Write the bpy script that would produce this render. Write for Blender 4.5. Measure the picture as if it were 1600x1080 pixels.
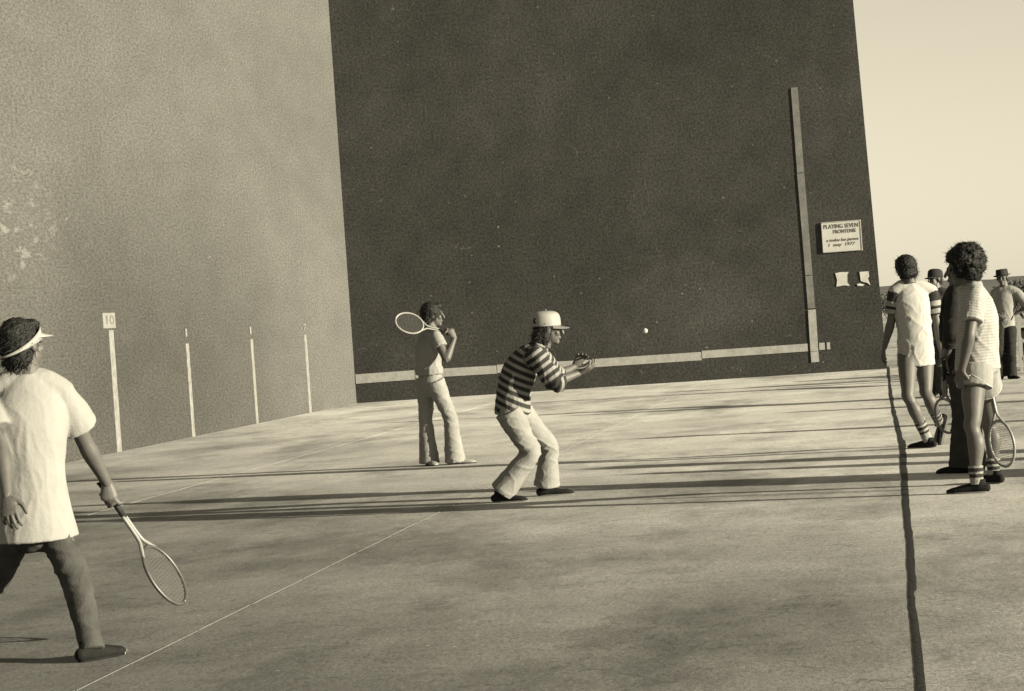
import bpy, bmesh, math, random
from mathutils import Vector, Matrix, noise
random.seed(7)
V = Vector
sc = bpy.context.scene
for o in list(bpy.data.objects): bpy.data.objects.remove(o)
C = sc.collection

# ------------------------------------------------------------------ camera
F_PX, EYE = 3700.0, 1.37
YAW, PITCH, ROLL = math.radians(8.82), math.radians(-0.56), math.radians(4.0)
CAM = V((0, 0, EYE))
fwd = V((-math.sin(YAW)*math.cos(PITCH), math.cos(YAW)*math.cos(PITCH), math.sin(PITCH)))
rt0 = V((math.cos(YAW), math.sin(YAW), 0)); up0 = rt0.cross(fwd)
rt = rt0*math.cos(ROLL) - up0*math.sin(ROLL)
up = rt0*math.sin(ROLL) + up0*math.cos(ROLL)
cd = bpy.data.cameras.new('camera'); cam = bpy.data.objects.new('camera', cd); C.objects.link(cam)
cd.sensor_fit = 'HORIZONTAL'; cd.sensor_width = 36; cd.lens = 36*F_PX/1600
cd.clip_start = 0.1; cd.clip_end = 6000
m = Matrix((( rt.x, up.x, -fwd.x, 0), (rt.y, up.y, -fwd.y, 0), (rt.z, up.z, -fwd.z, EYE), (0, 0, 0, 1)))
cam.matrix_world = m
sc.camera = cam

# ------------------------------------------------------------------ light
SUN_EL, SH = math.radians(11.3), math.radians(74.5)       # elevation; shadows fall to the left and slightly away
toward_sun = V((math.sin(SH)*math.cos(SUN_EL), -math.cos(SH)*math.cos(SUN_EL), math.sin(SUN_EL)))
TINT = (1.0, 0.915, 0.69)                               # the warm tone of the old print's light
w = bpy.data.worlds.new('World'); sc.world = w; w.use_nodes = True
nt = w.node_tree; nt.nodes.clear()
sky = nt.nodes.new('ShaderNodeTexSky'); sky.sky_type = 'NISHITA'; sky.sun_disc = False
sky.sun_elevation = SUN_EL; sky.sun_rotation = math.atan2(toward_sun.x, toward_sun.y)
sky.dust_density = 0.0; sky.air_density = 1.4; sky.altitude = 0
bw = nt.nodes.new('ShaderNodeRGBToBW')
mul = nt.nodes.new('ShaderNodeVectorMath'); mul.operation = 'SCALE'; mul.inputs[0].default_value = TINT
bg = nt.nodes.new('ShaderNodeBackground'); bg.inputs[1].default_value = 0.054
ow = nt.nodes.new('ShaderNodeOutputWorld')
nt.links.new(sky.outputs[0], bw.inputs[0]); nt.links.new(bw.outputs[0], mul.inputs['Scale'])
nt.links.new(mul.outputs[0], bg.inputs[0]); nt.links.new(bg.outputs[0], ow.inputs[0])
sl = bpy.data.lights.new('sun', 'SUN'); sun = bpy.data.objects.new('sun', sl); C.objects.link(sun)
sl.energy = 5.0; sl.angle = math.radians(0.5); sl.color = TINT
sun.rotation_euler = toward_sun.to_track_quat('Z', 'Y').to_euler(); sun.location = (8, -4, 12)
vs = sc.view_settings; vs.view_transform = 'Standard'; vs.look = 'None'; vs.gamma = 1; vs.exposure = 1.68
vs.use_curve_mapping = False

# ------------------------------------------------------------------ pixel helpers (photo 1600x1080)
def ray(px, py): return fwd + rt*((px-800)/F_PX) - up*((py-540)/F_PX)
def at(px, py, Y): d = ray(px, py); return CAM + d*(Y/d.y)
def onz(px, py, z=0.0): d = ray(px, py); return CAM + d*((z-EYE)/d.z)
def atx(px, py, X): d = ray(px, py); return CAM + d*(X/d.x)
def chain(px, py, P, L, sgn=1):                         # joint at this pixel, bone length L from joint P
    d = ray(px, py).normalized(); q = P-CAM; b = q.dot(d); disc = b*b-(q.dot(q)-L*L)
    t = b if disc < 0 else b+sgn*math.sqrt(disc)
    return CAM + d*t

# ------------------------------------------------------------------ materials
def ramp(nt, src, p0, p1, c0=0.0, c1=1.0):
    n = nt.nodes.new('ShaderNodeMapRange'); n.inputs[1].default_value = p0; n.inputs[2].default_value = p1
    n.inputs[3].default_value = c0; n.inputs[4].default_value = c1; n.clamp = True
    nt.links.new(src, n.inputs[0]); return n.outputs[0]
def mth(nt, op, a, b):
    n = nt.nodes.new('ShaderNodeMath'); n.operation = op
    for i, s in enumerate((a, b)):
        if isinstance(s, (int, float)): n.inputs[i].default_value = s
        else: nt.links.new(s, n.inputs[i])
    return n.outputs[0]
def noi(nt, co, scale, detail=3, rough=0.5, st=(1, 1, 1), off=(0, 0, 0)):
    mp = nt.nodes.new('ShaderNodeMapping'); mp.inputs['Scale'].default_value = st; mp.inputs['Location'].default_value = off
    nt.links.new(co, mp.inputs[0])
    n = nt.nodes.new('ShaderNodeTexNoise'); n.inputs['Scale'].default_value = scale
    n.inputs['Detail'].default_value = detail; n.inputs['Roughness'].default_value = rough
    nt.links.new(mp.outputs[0], n.inputs['Vector']); return n.outputs[0]
def base(name, rough=0.8, spec=0.25):
    mt = bpy.data.materials.new(name); mt.use_nodes = True; nt = mt.node_tree
    b = nt.nodes['Principled BSDF']; b.inputs['Roughness'].default_value = rough
    b.inputs['Specular IOR Level'].default_value = spec
    tc = nt.nodes.new('ShaderNodeTexCoord'); return mt, nt, b, tc.outputs['Object']
PRINT = 0.91    # overall surface reflectance level for this exposure
def grey(nt, b, val, tone=(1, 0.99, 0.95)):
    tone = tuple(c*PRINT for c in tone)
    n = nt.nodes.new('ShaderNodeVectorMath'); n.operation = 'SCALE'; n.inputs[0].default_value = tone
    nt.links.new(val, n.inputs['Scale']); nt.links.new(n.outputs[0], b.inputs['Base Color'])
def bump(nt, b, h, dist, strength=1.0):
    n = nt.nodes.new('ShaderNodeBump'); n.inputs['Distance'].default_value = dist; n.inputs['Strength'].default_value = strength
    nt.links.new(h, n.inputs['Height']); nt.links.new(n.outputs[0], b.inputs['Normal'])
def plain(name, v, rough=0.8, var=0.25, scale=12, bmp=0.0, bscale=60, spec=0.25, tone=(1, 0.99, 0.95)):
    mt, nt, b, co = base(name, rough, spec)
    n = noi(nt, co, scale, 5, 0.6)
    grey(nt, b, mth(nt, 'MULTIPLY', ramp(nt, n, 0.25, 0.75, 1-var, 1+var), v), tone)
    if bmp: bump(nt, b, noi(nt, co, bscale, 4, 0.6), bmp)
    return mt
def striped(name, lo, hi, period, duty=0.5, var=0.15, soft=0.12, attr='along'):
    mt, nt, b, co = base(name, 0.85, 0.15)
    a = nt.nodes.new('ShaderNodeAttribute'); a.attribute_name = attr
    fr = mth(nt, 'FRACT', mth(nt, 'DIVIDE', a.outputs['Fac'], period), 0)
    d = mth(nt, 'ABSOLUTE', mth(nt, 'SUBTRACT', fr, 0.5), 0)
    s = ramp(nt, d, duty/2-soft/2, duty/2+soft/2, hi, lo)
    n = ramp(nt, noi(nt, co, 14, 5, 0.6), 0.25, 0.75, 1-var, 1+var)
    grey(nt, b, mth(nt, 'MULTIPLY', s, n)); bump(nt, b, noi(nt, co, 90, 3), 0.002)
    return mt
def banded(name, basev, bands, attr='along', var=0.12):
    mt, nt, b, co = base(name, 0.85, 0.15)
    a = nt.nodes.new('ShaderNodeAttribute'); a.attribute_name = attr; cur = None
    for (x0, x1, v) in bands:
        i = mth(nt, 'MULTIPLY', ramp(nt, a.outputs['Fac'], x0-.002, x0+.002), ramp(nt, a.outputs['Fac'], x1-.002, x1+.002, 1, 0))
        t = mth(nt, 'MULTIPLY', i, v-basev); cur = t if cur is None else mth(nt, 'ADD', cur, t)
    s = mth(nt, 'ADD', cur, basev)
    n = ramp(nt, noi(nt, co, 14, 5, 0.6), 0.25, 0.75, 1-var, 1+var)
    grey(nt, b, mth(nt, 'MULTIPLY', s, n)); return mt

WHITE, CREAM = 0.215, 0.19
M = {}
M['white_cloth'] = plain('white_cotton', WHITE, 0.9, 0.06, 10, 0.003, 40, 0.1)
M['cream_cloth'] = plain('cream_twill', CREAM, 0.9, 0.10, 8, 0.003, 60, 0.1)
M['pale_cloth'] = plain('pale_cotton', 0.19, 0.9, 0.12, 10, 0.003, 60, 0.1)
M['bright_cloth'] = plain('bright_white_cotton', 0.29, 0.9, 0.06, 10, 0.003, 40, 0.1)
M['grey_cloth'] = plain('grey_cotton', 0.075, 0.9, 0.2, 10, 0.003, 60, 0.1)
M['jeans'] = plain('faded_denim', 0.048, 0.9, 0.35, 9, 0.003, 120, 0.1)
M['black_cloth'] = plain('black_cotton', 0.018, 0.9, 0.35, 10, 0.003, 60, 0.1)
M['dark_cloth'] = plain('dark_wool', 0.032, 0.9, 0.35, 10, 0.003, 60, 0.1)
M['skin'] = plain('tanned_skin', 0.070, 0.55, 0.14, 16, 0.001, 120, 0.35, (1, .95, .9))
M['hair'] = plain('black_hair', 0.007, 0.6, 0.5, 60, 0.006, 140, 0.25)
M['shoe'] = plain('dark_suede', 0.011, 0.85, 0.3, 20, 0.002, 90, 0.08)
M['sole'] = plain('rubber_sole', 0.11, 0.8, 0.2)
M['eye'] = plain('dark_eye', 0.01, 0.3, 0.1)
M['white_plastic'] = plain('white_vinyl', 0.22, 0.6, 0.08)
M['dark_felt'] = plain('dark_felt', 0.014, 0.9, 0.3)
M['frame_wood'] = plain('racquet_ash', 0.045, 0.4, 0.3, 20, spec=0.4)
M['frame_pale'] = plain('racquet_pale', 0.17, 0.4, 0.15, 20, spec=0.4)
M['grip'] = plain('leather_grip', 0.012, 0.7, 0.3, 40)
M['string'] = plain('gut_string', 0.1, 0.5, 0.1)
M['ball'] = plain('white_ball', 0.30, 0.9, 0.1, 30)
M['sock'] = plain('white_sock', 0.19, 0.95, 0.1, 30, 0.002, 150)

def wall_material(name, v, scuff, seed, st=(1, 1, 1)):
    mt, nt, b, co0 = base(name, 0.92, 0.12)
    mp = nt.nodes.new('ShaderNodeMapping'); mp.inputs['Scale'].default_value = st; nt.links.new(co0, mp.inputs[0]); co = mp.outputs[0]
    big = ramp(nt, noi(nt, co, 0.22, 4, 0.55, off=(seed, 0, 0)), 0.3, 0.7, *((0.76, 1.22) if st[1] == 1 else (0.88, 1.12)))
    mid = ramp(nt, noi(nt, co, 1.6, 6, 0.65, off=(0, seed, 0)), 0.25, 0.75, *((0.78, 1.22) if st[1] == 1 else (0.88, 1.12)))
    grain = ramp(nt, noi(nt, co, 22 if st[1] == 1 else 34, 3, 0.85), 0.3, 0.7, *((0.36, 1.64) if st[1] == 1 else (0.5, 1.5)))
    run = ramp(nt, noi(nt, co, 1.1, 4, 0.6, (1, 1, 0.12), (seed, 3, 0)), 0.3, 0.7, 0.97, 1.03)
    s = mth(nt, 'MULTIPLY', mth(nt, 'MULTIPLY', big, mid), mth(nt, 'MULTIPLY', grain, run))
    s = mth(nt, 'MULTIPLY', s, v)
    # ball scuffs: paler chips where the paint is knocked off
    vo = nt.nodes.new('ShaderNodeTexVoronoi'); vo.inputs['Scale'].default_value = 1.5; nt.links.new(co, vo.inputs['Vector'])
    chips = ramp(nt, mth(nt, 'ADD', vo.outputs['Distance'], mth(nt, 'MULTIPLY', noi(nt, co, 30, 2), 0.07)), 0.05, 0.075, 1, 0)
    keep = ramp(nt, noi(nt, co, 0.8, 2, off=(9, seed, 4)), 0.40, 0.46)
    s = mth(nt, 'ADD', s, mth(nt, 'MULTIPLY', mth(nt, 'MULTIPLY', chips, keep), scuff))
    vo2 = nt.nodes.new('ShaderNodeTexVoronoi'); vo2.inputs['Scale'].default_value = 4.5; nt.links.new(co, vo2.inputs['Vector'])
    dots = mth(nt, 'MULTIPLY', ramp(nt, mth(nt, 'ADD', vo2.outputs['Distance'], mth(nt, 'MULTIPLY', noi(nt, co, 25, 2), 0.06)), 0.07, 0.12, 1, 0), ramp(nt, noi(nt, co, 3.0, 2, off=(seed, 6, 1)), 0.53, 0.57))
    s = mth(nt, 'ADD', s, mth(nt, 'MULTIPLY', dots, scuff*.6))
    scratch = ramp(nt, mth(nt, 'ABSOLUTE', mth(nt, 'SUBTRACT', noi(nt, co, 0.9, 3, 0.5, (1, 1, 1.5), (seed*3, 1, 2)), 0.5), 0), 0.0, 0.0022, 1, 0)
    s = mth(nt, 'ADD', s, mth(nt, 'MULTIPLY', mth(nt, 'MULTIPLY', scratch, ramp(nt, noi(nt, co, 1.2, 2, off=(2, seed, 7)), 0.56, 0.64)), scuff*.35))
    grey(nt, b, s, (1, 0.985, 0.93)); bump(nt, b, noi(nt, co, 30, 4, 0.7), 0.006)
    return mt, nt, b, co, s
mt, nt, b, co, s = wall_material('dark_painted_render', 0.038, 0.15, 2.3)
sep = nt.nodes.new('ShaderNodeSeparateXYZ'); nt.links.new(co, sep.inputs[0])     # paint worn thin where the ball strikes most
ex = mth(nt, 'DIVIDE', mth(nt, 'ADD', sep.outputs[0], 3.7), 1.5); ez = mth(nt, 'DIVIDE', mth(nt, 'SUBTRACT', sep.outputs[2], 1.4), 0.9)
wd = mth(nt, 'ADD', mth(nt, 'ADD', mth(nt, 'MULTIPLY', ex, ex), mth(nt, 'MULTIPLY', ez, ez)), mth(nt, 'MULTIPLY', mth(nt, 'SUBTRACT', noi(nt, co, 1.3, 5, 0.65), 0.5), 2.6))
s = mth(nt, 'MULTIPLY', s, ramp(nt, wd, 0.0, 1.4, 1.42, 1.0)); grey(nt, b, s, (1, 0.985, 0.93)); M['front_paint'] = mt
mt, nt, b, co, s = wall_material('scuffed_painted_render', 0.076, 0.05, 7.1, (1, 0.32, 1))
tc_ = nt.nodes.new('ShaderNodeTexCoord'); cs = co; co = tc_.outputs['Object']
# a darker, wavy-edged patch low on the side wall, and pale scrapes at its rear
sep = nt.nodes.new('ShaderNodeSeparateXYZ'); nt.links.new(co, sep.inputs[0])
wob = mth(nt, 'MULTIPLY', mth(nt, 'SUBTRACT', noi(nt, co, 0.35, 4, 0.6), 0.5), 2.4)
ex = mth(nt, 'DIVIDE', mth(nt, 'SUBTRACT', sep.outputs[1], 32.0), 8.5); ez = mth(nt, 'DIVIDE', mth(nt, 'SUBTRACT', sep.outputs[2], 0.6), 2.9)
rr = mth(nt, 'ADD', mth(nt, 'SQRT', mth(nt, 'ADD', mth(nt, 'MULTIPLY', ex, ex), mth(nt, 'MULTIPLY', ez, ez)), 0), mth(nt, 'MULTIPLY', wob, 0.25))
s = mth(nt, 'MULTIPLY', s, ramp(nt, rr, 0.35, 1.25, 0.56, 1.0))
pc = (26.9, 3.0)   # the scraped patch at the rear of the side wall
sy = mth(nt, 'DIVIDE', mth(nt, 'SUBTRACT', sep.outputs[1], pc[0]), 1.5); sz_ = mth(nt, 'DIVIDE', mth(nt, 'SUBTRACT', sep.outputs[2], pc[1]), 0.75)
near = ramp(nt, mth(nt, 'ADD', mth(nt, 'MULTIPLY', sy, sy), mth(nt, 'MULTIPLY', sz_, sz_)), 0.3, 1.6, 1, 0)
scr = mth(nt, 'MULTIPLY', ramp(nt, noi(nt, cs, 6, 5, 0.75), 0.54, 0.62), near)
s = mth(nt, 'ADD', s, mth(nt, 'MULTIPLY', scr, 0.06))
grey(nt, b, s, (1, 0.985, 0.93)); M['side_paint'] = mt

def concrete(name, v, dark, seed):
    mt, nt, b, co = base(name, 0.85, 0.2)
    sep = nt.nodes.new('ShaderNodeSeparateXYZ'); nt.links.new(co, sep.inputs[0])
    big = ramp(nt, noi(nt, co, 0.55, 6, 0.65, (1, 0.55, 1), (seed, 0, 0)), 0.3, 0.7, 0.74, 1.2)
    streak = ramp(nt, noi(nt, co, 1.9, 6, 0.7, (0.8, 0.6, 1), (seed, 5, 0)), 0.28, 0.72, 0.84, 1.14)
    smud = ramp(nt, noi(nt, co, 0.75, 5, 0.7, (1, 0.45, 1), (seed, 9, 3)), 0.48, 0.64, 1.0, 0.58)
    streak = mth(nt, 'MULTIPLY', streak, smud)
    grain = ramp(nt, noi(nt, co, 55, 3, 0.85), 0.3, 0.7, 0.6, 1.4)
    s = mth(nt, 'MULTIPLY', mth(nt, 'MULTIPLY', big, streak), grain)
    if dark:   # darker towards the rear and the left, with a noise-broken edge
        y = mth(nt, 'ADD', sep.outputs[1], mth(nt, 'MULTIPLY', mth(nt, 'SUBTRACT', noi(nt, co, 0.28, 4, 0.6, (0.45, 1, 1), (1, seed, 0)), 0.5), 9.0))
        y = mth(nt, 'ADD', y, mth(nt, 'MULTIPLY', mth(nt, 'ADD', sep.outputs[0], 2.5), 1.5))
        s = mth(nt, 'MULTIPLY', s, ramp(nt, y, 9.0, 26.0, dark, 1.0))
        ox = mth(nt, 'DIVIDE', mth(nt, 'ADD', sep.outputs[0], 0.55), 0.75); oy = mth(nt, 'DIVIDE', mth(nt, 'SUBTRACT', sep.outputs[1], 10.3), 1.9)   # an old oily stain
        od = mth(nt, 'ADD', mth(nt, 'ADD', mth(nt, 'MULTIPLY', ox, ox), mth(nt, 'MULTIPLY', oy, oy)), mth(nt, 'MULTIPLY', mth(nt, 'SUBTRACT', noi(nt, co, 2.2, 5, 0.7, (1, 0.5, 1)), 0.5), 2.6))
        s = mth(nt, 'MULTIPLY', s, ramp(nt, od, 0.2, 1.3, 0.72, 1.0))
    s = mth(nt, 'MULTIPLY', s, v)
    cr = ramp(nt, mth(nt, 'ABSOLUTE', mth(nt, 'SUBTRACT', noi(nt, co, 0.55, 5, 0.65, off=(seed*2, 8, 0)), 0.5), 0), 0.0, 0.004, 0.62, 1.0)
    s = mth(nt, 'MULTIPLY', s, cr)
    vo = nt.nodes.new('ShaderNodeTexVoronoi'); vo.inputs['Scale'].default_value = 7.0; nt.links.new(co, vo.inputs['Vector'])
    chip = mth(nt, 'MULTIPLY', ramp(nt, vo.outputs['Distance'], 0.05, 0.10, 1, 0), ramp(nt, noi(nt, co, 2.0, 2, off=(4, seed, 1)), 0.55, 0.58))
    s = mth(nt, 'ADD', s, mth(nt, 'MULTIPLY', chip, 0.16))
    fleck = ramp(nt, noi(nt, co, 18, 2, 0.5, (0.6, 1, 1), (7, seed, 0)), 0.66, 0.72, 1.0, 0.70)
    s = mth(nt, 'MULTIPLY', s, fleck)
    scuffs = ramp(nt, mth(nt, 'ABSOLUTE', mth(nt, 'SUBTRACT', noi(nt, co, 0.9, 3, 0.6, (0.3, 1.0, 1), (seed, 3, 3)), 0.5), 0), 0.0, 0.006, 0.82, 1.0)
    s = mth(nt, 'MULTIPLY', s, scuffs)
    pale = ramp(nt, noi(nt, co, 5, 4, 0.8, off=(0, 2, seed)), 0.70, 0.76)
    s = mth(nt, 'ADD', s, mth(nt, 'MULTIPLY', pale, 0.06))
    grey(nt, b, s, (1, 0.985, 0.95)); bump(nt, b, noi(nt, co, 40, 5, 0.7, (1, 0.6, 1)), 0.003)
    return mt
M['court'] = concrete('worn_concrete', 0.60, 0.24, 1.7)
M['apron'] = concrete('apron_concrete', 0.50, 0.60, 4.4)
M['earth'] = concrete('pale_earth', 0.42, None, 6.0)
M['tar'] = plain('tar_filler', 0.013, 0.7, 0.4, 30, 0.01, 40)
M['mortar'] = plain('pale_joint', 0.18, 0.9, 0.3, 25)
M['line_paint'] = plain('pale_line_paint', 0.155, 0.9, 0.35, 9, 0.003, 40)
M['board_pale'] = plain('pale_painted_board', 0.27, 0.85, 0.22, 7, 0.003, 30)
M['board_tan'] = plain('weathered_board', 0.14, 0.85, 0.30, 5, 0.003, 30)
M['sign'] = plain('sign_board', 0.42, 0.8, 0.08, 9)
M['ink'] = plain('faded_lettering', 0.10, 0.9, 0.3, 30)
M['paper'] = plain('weathered_paper', 0.42, 0.9, 0.12, 30)
M['faded_number'] = plain('faded_number', 0.10, 0.9, 0.3, 20)
M['iron'] = plain('dark_iron', 0.02, 0.6, 0.3)
M['plank'] = plain('bleached_plank', 0.25, 0.9, 0.25)
M['white_paint'] = plain('white_paint', 0.28, 0.7, 0.1)
M['leaf'] = plain('scrub_leaf', 0.045, 0.8, 0.5, 3)
M['bark'] = plain('scrub_bark', 0.06, 0.9, 0.3)
M['hill'] = plain('scrub_hillside', 0.10, 0.95, 0.5, 0.05)

# ------------------------------------------------------------------ mesh helpers
def mesh_obj(name, verts, faces, mat, parent=None, smooth=True, origin=None, attr=None):
    me = bpy.data.meshes.new(name)
    off = V(origin) if origin is not None else V((0, 0, 0))
    me.from_pydata([tuple(V(v)-off) for v in verts], [], faces); me.validate(); me.update()
    o = bpy.data.objects.new(name, me); C.objects.link(o)
    if mat: me.materials.append(M[mat] if isinstance(mat, str) else mat)
    if smooth: me.polygons.foreach_set('use_smooth', [True]*len(me.polygons))
    if attr is not None:
        a = me.attributes.new('along', 'FLOAT', 'POINT'); a.data.foreach_set('value', attr)
    if parent: o.parent = parent
    elif origin is not None: o.location = off
    return o
def tag(o, label=None, cat=None, group=None, kind=None):
    for k, v in (('label', label), ('category', cat), ('group', group), ('kind', kind)):
        if v: o[k] = v
    return o
def empty(name, loc):
    o = bpy.data.objects.new(name, None); C.objects.link(o); o.location = loc; o.empty_display_size = 0.2; return o
def join(parts):
    vs, fs = [], []
    for (a, b_) in parts:
        k = len(vs); vs += list(a); fs += [tuple(i+k for i in f) for f in b_]
    return vs, fs
def box(c, s, rot=None):
    c = V(c); hx, hy, hz = s[0]/2, s[1]/2, s[2]/2
    vs = [V((x, y, z)) for x in (-hx, hx) for y in (-hy, hy) for z in (-hz, hz)]
    if rot is not None: vs = [rot @ v for v in vs]
    return [v+c for v in vs], [(0, 1, 3, 2), (4, 6, 7, 5), (0, 4, 5, 1), (2, 3, 7, 6), (0, 2, 6, 4), (1, 5, 7, 3)]
def bevel_box_obj(name, c, s, mat, parent=None, bev=0.006, origin=None):
    o = mesh_obj(name, *box(c, s), mat, parent, False, origin)
    bm = bmesh.new(); bm.from_mesh(o.data); bmesh.ops.bevel(bm, geom=bm.edges[:], offset=bev, segments=1, affect='EDGES')
    bmesh.ops.recalc_face_normals(bm, faces=bm.faces[:]); bm.to_mesh(o.data); bm.free(); return o
def catmull(pts, k):
    n = len(pts); out = []
    for i in range(n-1):
        p0 = pts[max(i-1, 0)]; p1 = pts[i]; p2 = pts[i+1]; p3 = pts[min(i+2, n-1)]
        for j in range(k):
            t = j/k
            out.append(tuple(0.5*((2*b)+(-a+c)*t+(2*a-5*b+4*c-d)*t*t+(-a+3*b-3*c+d)*t**3) for a, b, c, d in zip(p0, p1, p2, p3)))
    out.append(tuple(pts[-1])); return out
def loft(path, radii, lat, n=16, k=4, cap='flat', lat2=None):
    """closed tube: path points, (a,b) radii with a along lat; interpolated"""
    rows = []
    for i, (p, r) in enumerate(zip(path, radii)):
        a, b_ = (r, r) if isinstance(r, (int, float)) else r
        rows.append((p[0], p[1], p[2], a, b_))
    rows = catmull(rows, k) if len(rows) > 2 or k > 1 else rows
    P = [V(r[:3]) for r in rows]; N = len(P)
    vs, fs = [], []
    rings = []
    def frame(i):
        T = (P[min(i+1, N-1)]-P[max(i-1, 0)]).normalized()
        L = V(lat)
        if lat2 is not None: L = L.lerp(V(lat2), i/(N-1))
        L = (L-T*L.dot(T))
        if L.length < 1e-4: L = T.orthogonal()
        L.normalize(); return T, L, T.cross(L)
    def ring(c, L, B, a, b_):
        s = len(vs)
        for j in range(n):
            t = 2*math.pi*j/n; vs.append(c+L*(a*math.cos(t))+B*(b_*math.sin(t)))
        rings.append(s)
    if cap == 'round':
        T, L, B = frame(0); a, b_ = rows[0][3:]
        for q in (0.35, 0.75): ring(P[0]-T*(min(a, b_)*math.cos(q*math.pi/2)), L, B, a*math.sin(q*math.pi/2), b_*math.sin(q*math.pi/2))
    for i in range(N):
        T, L, B = frame(i); ring(P[i], L, B, max(rows[i][3], .001), max(rows[i][4], .001))
    if cap == 'round':
        T, L, B = frame(N-1); a, b_ = rows[-1][3:]
        for q in (0.75, 0.35): ring(P[-1]+T*(min(a, b_)*math.cos(q*math.pi/2)), L, B, a*math.sin(q*math.pi/2), b_*math.sin(q*math.pi/2))
    for r0, r1 in zip(rings, rings[1:]):
        for j in range(n): fs.append((r0+j, r0+(j+1) % n, r1+(j+1) % n, r1+j))
    fs.append(tuple(range(rings[0]+n-1, rings[0]-1, -1))); fs.append(tuple(range(rings[-1], rings[-1]+n)))
    return vs, fs
def ell(c, r, ax=None, n=16, m_=10):
    ax = ax or (V((1, 0, 0)), V((0, 1, 0)), V((0, 0, 1))); c = V(c); vs = [c-ax[2]*r[2]]; fs = []
    for i in range(1, m_):
        f = -math.pi/2+math.pi*i/m_
        for j in range(n):
            t = 2*math.pi*j/n; vs.append(c+ax[0]*(r[0]*math.cos(f)*math.cos(t))+ax[1]*(r[1]*math.cos(f)*math.sin(t))+ax[2]*(r[2]*math.sin(f)))
    vs.append(c+ax[2]*r[2]); top = len(vs)-1
    flip = ax[0].cross(ax[1]).dot(ax[2]) < 0
    for j in range(n): fs.append((0, 1+(j+1) % n, 1+j))
    for i in range(m_-2):
        for j in range(n):
            a = 1+i*n; fs.append((a+j, a+(j+1) % n, a+n+(j+1) % n, a+n+j))
    a = 1+(m_-2)*n
    for j in range(n): fs.append((a+j, a+(j+1) % n, top))
    if flip: fs = [tuple(reversed(f)) for f in fs]
    return vs, fs
def remesh(prims, vox, smooth=2):
    vs, fs = join(prims)
    me = bpy.data.meshes.new('tmp'); me.from_pydata([tuple(v) for v in vs], [], fs); me.update()
    bm = bmesh.new(); bm.from_mesh(me); bmesh.ops.recalc_face_normals(bm, faces=bm.faces[:]); bm.to_mesh(me); bm.free()
    o = bpy.data.objects.new('tmp', me); C.objects.link(o)
    r = o.modifiers.new('r', 'REMESH'); r.mode = 'VOXEL'; r.voxel_size = vox
    if smooth: s = o.modifiers.new('s', 'SMOOTH'); s.iterations = smooth; s.factor = 0.5
    dg = bpy.context.evaluated_depsgraph_get(); ev = o.evaluated_get(dg); m2 = bpy.data.meshes.new_from_object(ev)
    V_ = [v.co.copy() for v in m2.vertices]; N_ = [v.normal.copy() for v in m2.vertices]; F_ = [tuple(p.vertices) for p in m2.polygons]
    bpy.data.objects.remove(o); bpy.data.meshes.remove(me); bpy.data.meshes.remove(m2)
    return V_, F_, N_
def wrinkle(V_, N_, amp, f=7.0, st=(1, 1, 1.6), seed=0.0, focus=None):
    """cloth folds: long soft ridges (thin zero lines of a stretched noise) over a slow swell"""
    out = []; o1, o2 = V((seed, seed*.7, seed*.3)), V((5+seed, 3, 1))
    for v, n in zip(V_, N_):
        sh = .55*(v.x+v.y)
        q = V((v.x*st[0], v.y*st[1], (v.z+sh*.5)*st[2]))*f
        q2 = V((v.x*st[0], v.y*st[1], (v.z-sh)*st[2]))*f*1.35
        q += V((noise.noise(v*6), noise.noise(v*6+o2), 0))*.5
        r1 = max(0.0, 1-abs(noise.noise(q+o1))*3.6); r2 = max(0.0, 1-abs(noise.noise(q2+o2))*3.2)
        a = noise.noise(v*f*.6+o1)
        g = 1.0
        if focus:
            g = 0.45
            for (p, r, k) in focus: g += k*math.exp(-((v-p).length/r)**2)
        out.append(v+n*(amp*(a*.7+g*(r1*r1*.9+r2*r2*.55-.28))))
    return out

# ------------------------------------------------------------------ people
def head_prims(c, f, u, full=True):
    l = u.cross(f).normalized(); A = (l, f, u)
    P = lambda x, y, z: c+l*x+f*y+u*z
    pr = [ell(P(0, -.012, .022), (.074, .094, .096), A), ell(P(0, .03, -.045), (.056, .06, .066), A),
          ell(P(0, .066, -.092), (.026, .024, .024), A), ell(P(0, .076, .028), (.052, .016, .014), A),
          loft([P(0, .086, .018), P(0, .105, -.012), P(0, .112, -.028)], [(.009, .010), (.012, .013), (.015, .012)], l, 10, 3, 'round'),
          ell(P(0, .088, -.060), (.024, .012, .012), A),
          ell(P(.036, .062, -.026), (.024, .022, .024), A), ell(P(-.036, .062, -.026), (.024, .022, .024), A)]
    for s in (-1, 1): pr.append(ell(P(s*.078, -.008, -.008), (.011, .021, .032), A, 10, 8))
    pr.append(loft([c-u*.03-f*.02, c-u*.14-f*.035], [.056, .058], l, 14, 2))
    return pr
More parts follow.
